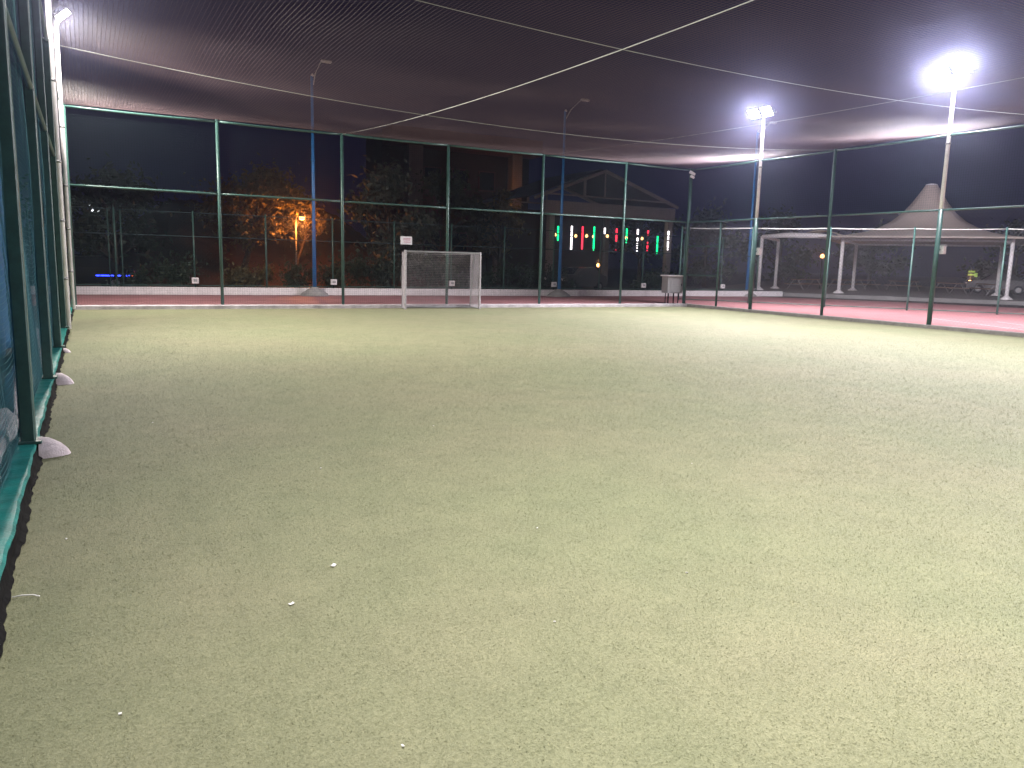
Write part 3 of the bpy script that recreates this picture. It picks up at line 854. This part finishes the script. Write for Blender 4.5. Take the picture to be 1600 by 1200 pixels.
# ================================================================== vehicles
def car(loc, rz, paint, label, bar=False, lights=None):
    t_ = thing('parked_car', label, 'car', loc, rz, 'cars parked outside the pitch')
    L_, W_ = 4.2, 1.72
    prof_ = [(-2.1, .34), (-2.1, .72), (-1.98, .92), (-1.1, 1.0), (-.45, 1.44), (.9, 1.48), (1.65, 1.02), (2.02, .95), (2.1, .6), (2.08, .34)]
    b = MB(); n = len(prof_)
    for s_ in (-1, 1):
        for (x, z) in prof_:
            b.v.append((x, s_ * (W_ / 2 - (.16 if z > 1.1 else 0)), z))
    b.f = [tuple(range(n)), tuple(reversed(range(n, 2 * n)))] + [(i, i + n, (i + 1) % n + n, (i + 1) % n) for i in range(n)]
    b.build('body', paint, t_)
    for s_ in (-1, 1):
        g_ = MB().poly([(-.95, s_ * .815, 1.05), (-.42, s_ * .725, 1.38), (.2, s_ * .725, 1.40), (.2, s_ * .815, 1.05)], [(0, 1, 2, 3)])
        g_.build('window', M_glass, t_)
        g_ = MB().poly([(.27, s_ * .815, 1.05), (.27, s_ * .725, 1.40), (.85, s_ * .725, 1.41), (1.42, s_ * .83, 1.06)], [(0, 1, 2, 3)])
        g_.build('window', M_glass, t_)
        for x in (-1.3, 1.3):
            wb_ = MB().tube([(x, s_ * .66, .32), (x, s_ * .875, .32)], .32, 20).build('wheel', M_tyre, t_)
            MB().tube([(x, s_ * .86, .32), (x, s_ * .885, .32)], .19, 14).build('rim', M_lampgrey, wb_)
        MB().box((-2.08, s_ * .62, .74), (.06, .36, .14), 0, .01).build('headlight', M_white, t_)
        MB().box((2.08, s_ * .66, .80), (.06, .28, .16), 0, .01).build('tail_light', M_signred, t_)
        MB().box((-.75, s_ * .9, 1.06), (.12, .14, .1), 0, .02).build('mirror', paint, t_)
    g_ = MB().poly([(-1.08, -.62, 1.03), (-1.08, .62, 1.03), (-.50, .56, 1.43), (-.50, -.56, 1.43)], [(0, 1, 2, 3)]); 
    for i, v in enumerate(g_.v): g_.v[i] = (v[0] - .02, v[1], v[2] + .02)
    g_.build('windscreen', M_glass, t_)
    MB().box((-2.11, 0, .5), (.05, 1.2, .18), 0, .01).build('bumper', M_black, t_)
    if bar:
        MB().box((.1, 0, 1.50), (.24, 1.1, .05), 0, .01).build('light_bar', M_black, t_)
    return t_
c1 = car((-.4, 38.6, -.05), D(8), M_card, 'dark car with blue and red lights behind the wall at far left', True)
M_bl = emat('blue beacon', (.03, .06, 1.0), 6); M_rl = emat('red beacon', (1.0, .15, .05), 3)
MB().box((1.62, -.85, .66), (.55, .05, .06), 0, .01).build('light_strip', M_bl, c1)
MB().box((.9, -.88, .66), (.7, .05, .05), 0, .01).build('light_strip', M_bl, c1)
MB().box((2.02, -.84, .66), (.2, .08, .07), 0, .01).build('light_strip', M_rl, c1)
car((26.1, 40.2, -.05), D(20), M_carw, 'pale car parked behind the outer fence under the hanging lights')
car((60.9, 35.0, .2), D(-55), M_carw, 'pale car parked beyond the canopy at far right')

# lit yellow green sign panels at far right
M_yg = emat('yellow green panel', (.65, 1.0, .25), .35)
ls = thing('lit_sign', 'small tilted yellow green lit panels between the canopy posts at far right', 'sign', (61.0, 37.2, .2))
MB().tube([(0, 0, 0), (0, 0, 1.95)], .035, 8).build('post', M_lampgrey, ls)
MB().box((0, -.05, 1.62), (.62, .05, .14), D(-15), .01).build('panel', M_yg, ls)
MB().box((0, -.05, 1.38), (.62, .05, .14), D(-15), .01).build('panel', M_yg, ls)
MB().box((.6, -.05, 1.36), (.28, .05, .32), D(-15), .01).build('panel', M_yg, ls)

# ================================================================== buildings behind
bd = thing('columned_building', 'dark maroon building with two tall beige columns behind the goal', 'building', (0, 60, 0))
MB().box((27.8, 3.4, 5.8), (13.5, 4, 11.6)).build('wall', M_wall, bd)
MB().box((23.2, 0, 5.3), (1.2, 1.2, 10.6), 0, .04).build('column', M_col, bd)
MB().box((32.4, 0, 5.3), (.95, .95, 10.6), 0, .04).build('column', M_col, bd)
MB().box((27.8, .2, 11.2), (13.5, 2.2, 1.3), 0, .05).build('roof_beam', M_redwall, bd)
MB().box((25.0, 1.3, 6.6), (2.2, .12, 2.2), 0, .02).build('panel', M_redwall, bd)
for zc in (3.2, 8.4):
    for xc in (25.4, 27.9, 30.4):
        wn = MB().box((xc, 1.36, zc), (1.6, .1, 1.7), 0, .02).build('window', M_redwall, bd)
        MB().box((xc, 1.30, zc), (1.36, .06, 1.46)).build('pane', M_glass, wn)
pvn = thing('pavilion', 'dark gabled pavilion with pale fascia above the coloured hanging lights', 'building', (0, 46.4, 0))
MB().box((33.0, 0, 5.42), (11.2, .3, .85), 0, .02).build('fascia', M_col, pvn)
for x in (27.9, 38.15):
    MB().box((x, 0, 2.48), (.42, .42, 5.0), 0, .02).build('column', M_col, pvn)
    MB().box((x, 8, 2.9), (.42, .42, 5.8), 0, .02).build('column', M_col, pvn)
for y_ in (0.0, 8.0):
    MB().tube([(26.6, y_, 5.95), (32.3, y_, 8.1)], .11, 8).build('rafter', M_col, pvn)
    MB().tube([(38.9, y_, 5.95), (32.3, y_, 8.1)], .13, 8).build('rafter', M_col, pvn)
    MB().tube([(27.2, y_, 6.3), (38.2, y_, 6.25)], .06, 8).build('tie_beam', M_col, pvn)
    MB().tube([(30.6, y_, 6.3), (30.6, y_, 7.45)], .1, 8).build('king_post', M_col, pvn)
    MB().tube([(32.3, y_, 6.3), (32.3, y_, 8.05)], .06, 8).build('king_post', M_col, pvn)
for sgn, xe in ((-1, 26.4), (1, 39.1)):
    r_ = MB().poly([(32.3, .6, 8.22), (32.3, 8.2, 8.22), (xe, 8.2, 6.0), (xe, .6, 6.0), (32.3, .6, 8.30), (32.3, 8.2, 8.30), (xe, 8.2, 6.08), (xe, .6, 6.08)],
                   [(0, 1, 2, 3), (4, 7, 6, 5), (0, 3, 7, 4), (1, 5, 6, 2), (2, 6, 7, 3)])
    r_.build('roof', M_dark, pvn)
MB().box((33, 8.6, 2.9), (11.4, .2, 5.8)).build('back_wall', M_wall, pvn)

# hanging light tubes
ECOL = {'g': emat('green light', (.0, 1.0, .32), 2.2), 'w': emat('white light', (1.0, .92, .95), 4), 'r': emat('red light', (1.0, .03, .07), 2.6)}
M_clear = mat('clear tube', (.16, .16, .17), .3, 0, .05, 4)
tubes = [(28.29, 4.14, 3.07, 'g', [(0, .45), (.52, .92)]), (29.39, 4.19, 2.55, 'w', [(0, .42), (.45, 1)]), (30.28, 4.19, 2.57, 'r', [(0, .96)]),
         (31.25, 4.23, 2.56, 'g', [(0, .93), (.95, 1)]), (32.14, 4.18, 2.6, 'w', [(0, .27)]), (33.16, 4.18, 2.66, 'r', [(0, .2), (.3, .6), (.97, 1)]),
         (34.05, 4.22, 2.6, 'g', [(0, .35), (.4, .52), (.58, .64)]), (35.03, 4.21, 2.58, 'w', [(0, .24), (.37, .52), (.6, .64), (.7, .74), (.8, .84), (.92, .97)]),
         (35.96, 4.16, 2.65, 'r', [(0, .14), (.2, .25), (.55, .62), (.7, .86), (.93, .98)]), (36.86, 3.83, 2.5, 'g', [(0, .4), (.43, .9), (.94, 1)]), (37.85, 4.19, 2.8, 'w', [(0, .22), (.27, .46), (.55, .86), (.92, 1)])]
cname = {'g': 'green', 'w': 'white', 'r': 'red'}
ordw = ['first', 'second', 'third', 'fourth', 'fifth', 'sixth', 'seventh', 'eighth', 'ninth', 'tenth', 'last']
for k, (x, zt, zb, c_, segs) in enumerate(tubes):
    t_ = thing('hanging_light_tube', 'glowing %s light tube hanging under the pavilion, %s from the left' % (cname[c_], ordw[k]), 'light', (x, 46.0, zb), 0, 'coloured light tubes in a row')
    hgt_ = zt - zb
    MB().tube([(0, 0, 0), (0, 0, hgt_ + .03)], .028, 8).build('tube', M_clear, t_)
    MB().tube([(0, 0, hgt_ + .03), (0, .15, 5.05 - zb)], .008, 5).build('cord', M_black, t_)
    for (a, b2) in segs:
        MB().lathe((0, 0, 0), [(.03, hgt_ * (1 - b2)), (.062 if b2 - a > .1 else .05, hgt_ * (1 - b2) + .015), (.062 if b2 - a > .1 else .05, hgt_ * (1 - a) - .015), (.03, hgt_ * (1 - a))], 10).build('lit_segment', ECOL[c_], t_, True)
M_bulb = emat('warm bulb', (1.0, .55, .20), 4)
for k, (x, z) in enumerate([(28.97, 3.53), (30.7, 3.51), (31.62, 3.54), (32.22, 3.52), (33.43, 3.6), (35.14, 3.54), (36.6, 3.54)]):
    t_ = thing('warm_bulb', 'small warm bulb between the hanging tubes, %s from the left' % ordw[k], 'bulb', (x, 47.5, z * 1.02), 0, 'warm bulbs under the pavilion')
    MB().lathe((0, 0, 0), [(.03, -.1), (.09, -.04), (.1, .02), (.06, .1), (.03, .13)], 10).build('globe', M_bulb, t_, True)
    MB().tube([(0, 0, .12), (0, 0, 5.6 - z)], .008, 5).build('cord', M_black, t_)
    if k % 2 == 0: point(t_, (0, -.25, 0), (1.0, .55, .2), 8)
globe_lamp((28.7, 41.6, -.05), 1.62, 'low warm lamp glowing behind the outer fence right of the pale car', 14, M_sod, .12)

# ================================================================== trees and shrubs
def leaves(name, centers, radii, n, size, material, parent, seed, flat=1.0):
    r_ = np.random.default_rng(seed)
    centers = np.asarray(centers, float); radii = np.asarray(radii, float)
    k = r_.integers(0, len(centers), n)
    d = r_.normal(size=(n, 3)); d /= np.linalg.norm(d, axis=1, keepdims=True)
    rad = radii[k] * np.abs(r_.normal(0, .62, n)) * (1 + .5 * np.sin(7 * d[:, 0] + 3 * k) * np.cos(5 * d[:, 2] + k))
    p = centers[k] + d * rad[:, None] * np.array([1, 1, flat])
    a = r_.normal(size=(n, 3)); a /= np.linalg.norm(a, axis=1, keepdims=True)
    b = np.cross(a, r_.normal(size=(n, 3))); b /= np.linalg.norm(b, axis=1, keepdims=True)
    s = size * r_.uniform(.6, 1.4, n)[:, None]
    V = np.stack([p - a * s, p + b * s * .45, p + a * s, p - b * s * .45], 1).reshape(-1, 3)
    V[:, 2] = np.maximum(V[:, 2], .02)
    o = obj(name, raw_mesh(name, V, np.arange(n * 4).reshape(-1, 4)), material, parent)
    return o

def tree(loc, h, cr_, label, seed, material, n=7000, size=.16, cat='tree', trunk=.16, lean=0.0, group='trees behind the pitch', clumps=16, lo=.35):
    r_ = random.Random(seed)
    t_ = thing('broadleaf_tree', label, cat, loc, 0, group)
    b = MB(); top = h * .72
    b.tube([(0, 0, -.1), (lean * .3, .05, h * .25), (lean * .7, 0, h * .5), (lean, -.05, top)], [trunk * 1.3, trunk, trunk * .7, trunk * .25], 9)
    cs, rs = [], []
    for i in range(clumps):
        a = r_.uniform(0, 6.28); f = r_.uniform(.25, 1) ** .7; z = h * r_.uniform(lo, .95)
        sh = math.sin(math.pi * min(1, max(.08, (z / h - lo + .15) / (1.1 - lo))))
        c_ = (lean * z / h + cr_ * f * sh * math.cos(a), cr_ * f * sh * math.sin(a), z)
        cs.append(c_); rs.append(cr_ * r_.uniform(.22, .42))
        z0 = max(h * .22, z - h * .22)
        b.tube([(lean * z0 / h, 0, z0), ((c_[0] + lean * z0 / h) / 2, c_[1] / 2, (z + z0) / 2 + .15), c_], [trunk * .4, trunk * .25, .015], 6)
    b.build('trunk', M_bark, t_, True)
    leaves('crown', cs, rs, n, size, material, t_, seed, .75)
    return t_

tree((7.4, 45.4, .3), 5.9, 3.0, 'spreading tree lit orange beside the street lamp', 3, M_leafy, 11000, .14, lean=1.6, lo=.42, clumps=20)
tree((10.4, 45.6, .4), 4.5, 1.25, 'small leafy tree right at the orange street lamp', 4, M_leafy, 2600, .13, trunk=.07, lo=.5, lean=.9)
tree((14.6, 41.5, 0), 6.4, 2.9, 'tree with pale grey leaves left of the goal', 5, M_leafgrey, 7000, .17, lo=.35)
tree((20.5, 47.5, 0), 7.4, 3.1, 'dark tree in front of the columned building', 6, M_leaf, 6000, .18)
tree((1.2, 44.0, 0), 5.6, 3.2, 'dark tree behind the outer fence at far left', 7, M_leaf, 7000, .17)
tree((-2.8, 41.0, 0), 4.6, 2.4, 'low dark tree behind the left floodlight poles', 8, M_leaf, 5000, .15)
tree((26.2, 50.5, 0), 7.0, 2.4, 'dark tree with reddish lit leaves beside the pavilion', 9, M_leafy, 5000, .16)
tree((41.5, 54.0, 0), 7.2, 3.4, 'dark tree behind the far right corner post', 10, M_leaf, 6000, .2)
for k, (x, y, h_, s_) in enumerate([(47, 52, 6.0, 21), (56, 52, 6.4, 22), (66, 50, 6.5, 23), (72, 40, 6.0, 24), (74, 28, 6.5, 25)]):
    lb = ['behind the white pipe frame', 'behind the orange globe lamp', 'behind the canopy benches', 'behind the far right car', 'beyond the canopy at the right edge'][k]
    tree((x, y, .0), h_, 3.8, 'dark tree ' + lb, s_, M_leaf, 5500, .22, lo=.2)

def shrub(loc, rx, h, label, seed, material=M_leaf, n=2600):
    r_ = random.Random(seed)
    t_ = thing('shrub', label, 'shrub', loc, 0, 'shrubs behind the outer fence')
    cs = [(r_.uniform(-rx, rx), r_.uniform(-.5, .5), h * r_.uniform(.25, .75)) for _ in range(9)]
    b = MB()
    for c_ in cs: b.tube([(c_[0] * .5, c_[1] * .5, 0), c_], [.03, .008], 5)
    b.build('stem', M_bark, t_)
    leaves('foliage', cs, [h * .38] * 9, n, .085, material, t_, seed)
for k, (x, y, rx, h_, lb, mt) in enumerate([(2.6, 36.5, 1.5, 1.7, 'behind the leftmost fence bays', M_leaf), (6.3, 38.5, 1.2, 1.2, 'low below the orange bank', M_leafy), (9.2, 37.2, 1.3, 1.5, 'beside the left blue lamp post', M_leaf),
                                             (11.6, 36.8, 1.5, 1.9, 'left of the goal', M_leaf), (13.8, 37.0, 1.3, 2.1, 'directly behind the goal', M_leafgrey), (16.6, 37.0, 1.5, 1.7, 'right behind the goal', M_leaf),
                                             (19.5, 36.8, 1.5, 1.6, 'left of the right blue lamp post', M_leaf), (23.2, 37.5, 1.3, 1.5, 'right of the right blue lamp post', M_leaf), (30.2, 37.5, 1.5, 1.5, 'behind the grey cabinet', M_leaf)]):
    shrub((x, y, -.05), rx, h_, 'dark leafy shrub behind the outer fence, ' + lb, 60 + k, mt)

# sodium street lamp
sl = thing('street_lamp', 'glowing orange street lamp among leaves behind the back fence', 'street lamp', (10.2, 44.2, -.05))
MB().tube([(0, 0, 0), (0, 0, 3.8)], [.06, .045], 10).build('shaft', M_conc, sl, True)
MB().tube([(0, 0, 3.75), (.1, -.1, 3.9), (.25, -.2, 3.87)], .03, 8).build('arm', M_lampgrey, sl, True)
MB().box((.3, -.22, 3.87), (.4, .26, .08), 0, .02).build('lamp_head', M_lampgrey, sl)
MB().lathe((.3, -.22, 3.82), [(.02, -.16), (.13, -.12), (.17, -.05), (.15, 0)], 14).build('globe', M_sod, sl, True)
point(sl, (.3, -.22, 3.46), (1.0, .30, .045), 480, .12)
sl2 = thing('street_lamp', 'distant small orange lamp above the pavilion roof edge', 'street lamp', (31.0, 58.0, 0))
MB().tube([(0, 0, 0), (0, 0, 7.0)], [.08, .05], 10).build('shaft', M_conc, sl2, True)
MB().lathe((0, 0, 7.0), [(.02, -.05), (.12, .02), (.12, .15), (.03, .22)], 12).build('globe', M_sod, sl2, True)
point(sl2, (0, -.3, 7.1), (1.0, .36, .08), 60, .12)
for k, (x, y, z, lb) in enumerate([(.34, 60, 4.73, 'upper'), (.62, 60, 4.33, 'lower')]):
    t_ = thing('distant_lamp', 'tiny distant white lamp above the outer fence at far left, the %s one' % lb, 'lamp', (x, y, 0), 0, 'two distant white lamps')
    MB().tube([(0, 0, -.05), (0, 0, z - .1)], .05, 8).build('shaft', M_lampgrey, t_)
    MB().box((0, 0, z), (.42, .2, .16), D(20), .03).build('lamp_head', emat('white lamp', (.9, .95, 1.0), 3), t_)

# ================================================================== litter on the turf
M_paper = mat('white litter', (.78, .76, .74), .7, 0, .05, 20)
def scrap(x, y, sx_, sy_, rz, label, curl=.35):
    b = MB(); n = 6
    for i in range(n + 1):
        t = i / n - .5
        zz_ = ZT + .010 + curl * sx_ * (t * t) * 1.4
        b.v += [(t * sx_, -sy_ / 2, zz_), (t * sx_, sy_ / 2, zz_ + .002), (t * sx_, sy_ / 2, zz_ - .0015), (t * sx_, -sy_ / 2, zz_ - .0035)]
    for i in range(n):
        for k in range(4):
            b.f.append((i * 4 + k, i * 4 + (k + 1) % 4, i * 4 + 4 + (k + 1) % 4, i * 4 + 4 + k))
    b.f += [(3, 2, 1, 0), (n * 4, n * 4 + 1, n * 4 + 2, n * 4 + 3)]
    o = b.build('paper_scrap', M_paper, None, True); o.location = (x, y, 0); o.rotation_euler = (0, 0, rz)
    return tag(o, label, 'litter', 'scraps of litter on the turf')
k_ = 1.72 / 1.6
scrap(1.05 * k_, 3.84 * k_, .032, .022, .7, 'largest white paper scrap lying on the near turf')
scrap(.75 * k_, 3.47 * k_, .028, .014, .4, 'white scrap on the turf just in front of the largest one')
b = MB().tube([(-.06, 0, ZT + .014), (-.02, .012, ZT + .018), (.03, .014, ZT + .018), (.065, .006, ZT + .013)], .0035, 6)
o = b.build('plastic_strip', M_paper, None, True); o.location = (-.335 * k_, 4.05 * k_, 0); o.rotation_euler = (0, 0, -.35)
tag(o, 'thin curved white strip on the turf beside the green kerb', 'litter')
SPK = ['left of the largest scrap', 'at the lower left, close to the kerb', 'right of the largest scrap', 'in the middle of the near turf', 'left of centre', 'level with the second footing', 'in mid pitch right of the centre', 'near the bottom edge, right of centre', 'in the right part of the near turf', 'beside the left kerb, past the curved strip', 'farthest out on the pitch', 'at the bottom edge of the turf']
for i, (x, y) in enumerate([(.02, 3.05), (-.12, 2.75), (1.9, 3.0), (2.5, 4.2), (1.6, 6.2), (.5, 8.6), (3.1, 7.4), (2.9, 3.2), (4.6, 5.1), (-.2, 5.2), (5.4, 9.0), (.9, 2.4)]):
    scrap(x, y, .012, .008, i * 1.3, 'tiny pale speck of litter on the turf, ' + SPK[i], .2)
bpy.context.view_layer.update()

# ================================================================== added to imitate lens glow round the lamps: haze
if GLOW_HAZE > 0:
    hb = MB().box((60, 80, 9.0), (560, 620, 20.2))  # air here is clear; this box is added to spread lamp glow
    hz_o = hb.build('glow_haze', None)
    HM_ = bpy.data.materials.new('added lens glow volume'); HM_.use_nodes = True
    t = HM_.node_tree
    for n in list(t.nodes):
        if n.type != 'OUTPUT_MATERIAL': t.nodes.remove(n)
    out = [n for n in t.nodes if n.type == 'OUTPUT_MATERIAL'][0]
    pvm = t.nodes.new('ShaderNodeVolumePrincipled')
    pvm.inputs['Color'].default_value = (.60, .63, 1.0, 1)
    pvm.inputs['Density'].default_value = GLOW_HAZE
    pvm.inputs['Anisotropy'].default_value = 0.945
    t.links.new(pvm.outputs[0], out.inputs['Volume'])
    hz_o.data.materials.append(HM_)
    hz_o['kind'] = 'stuff'
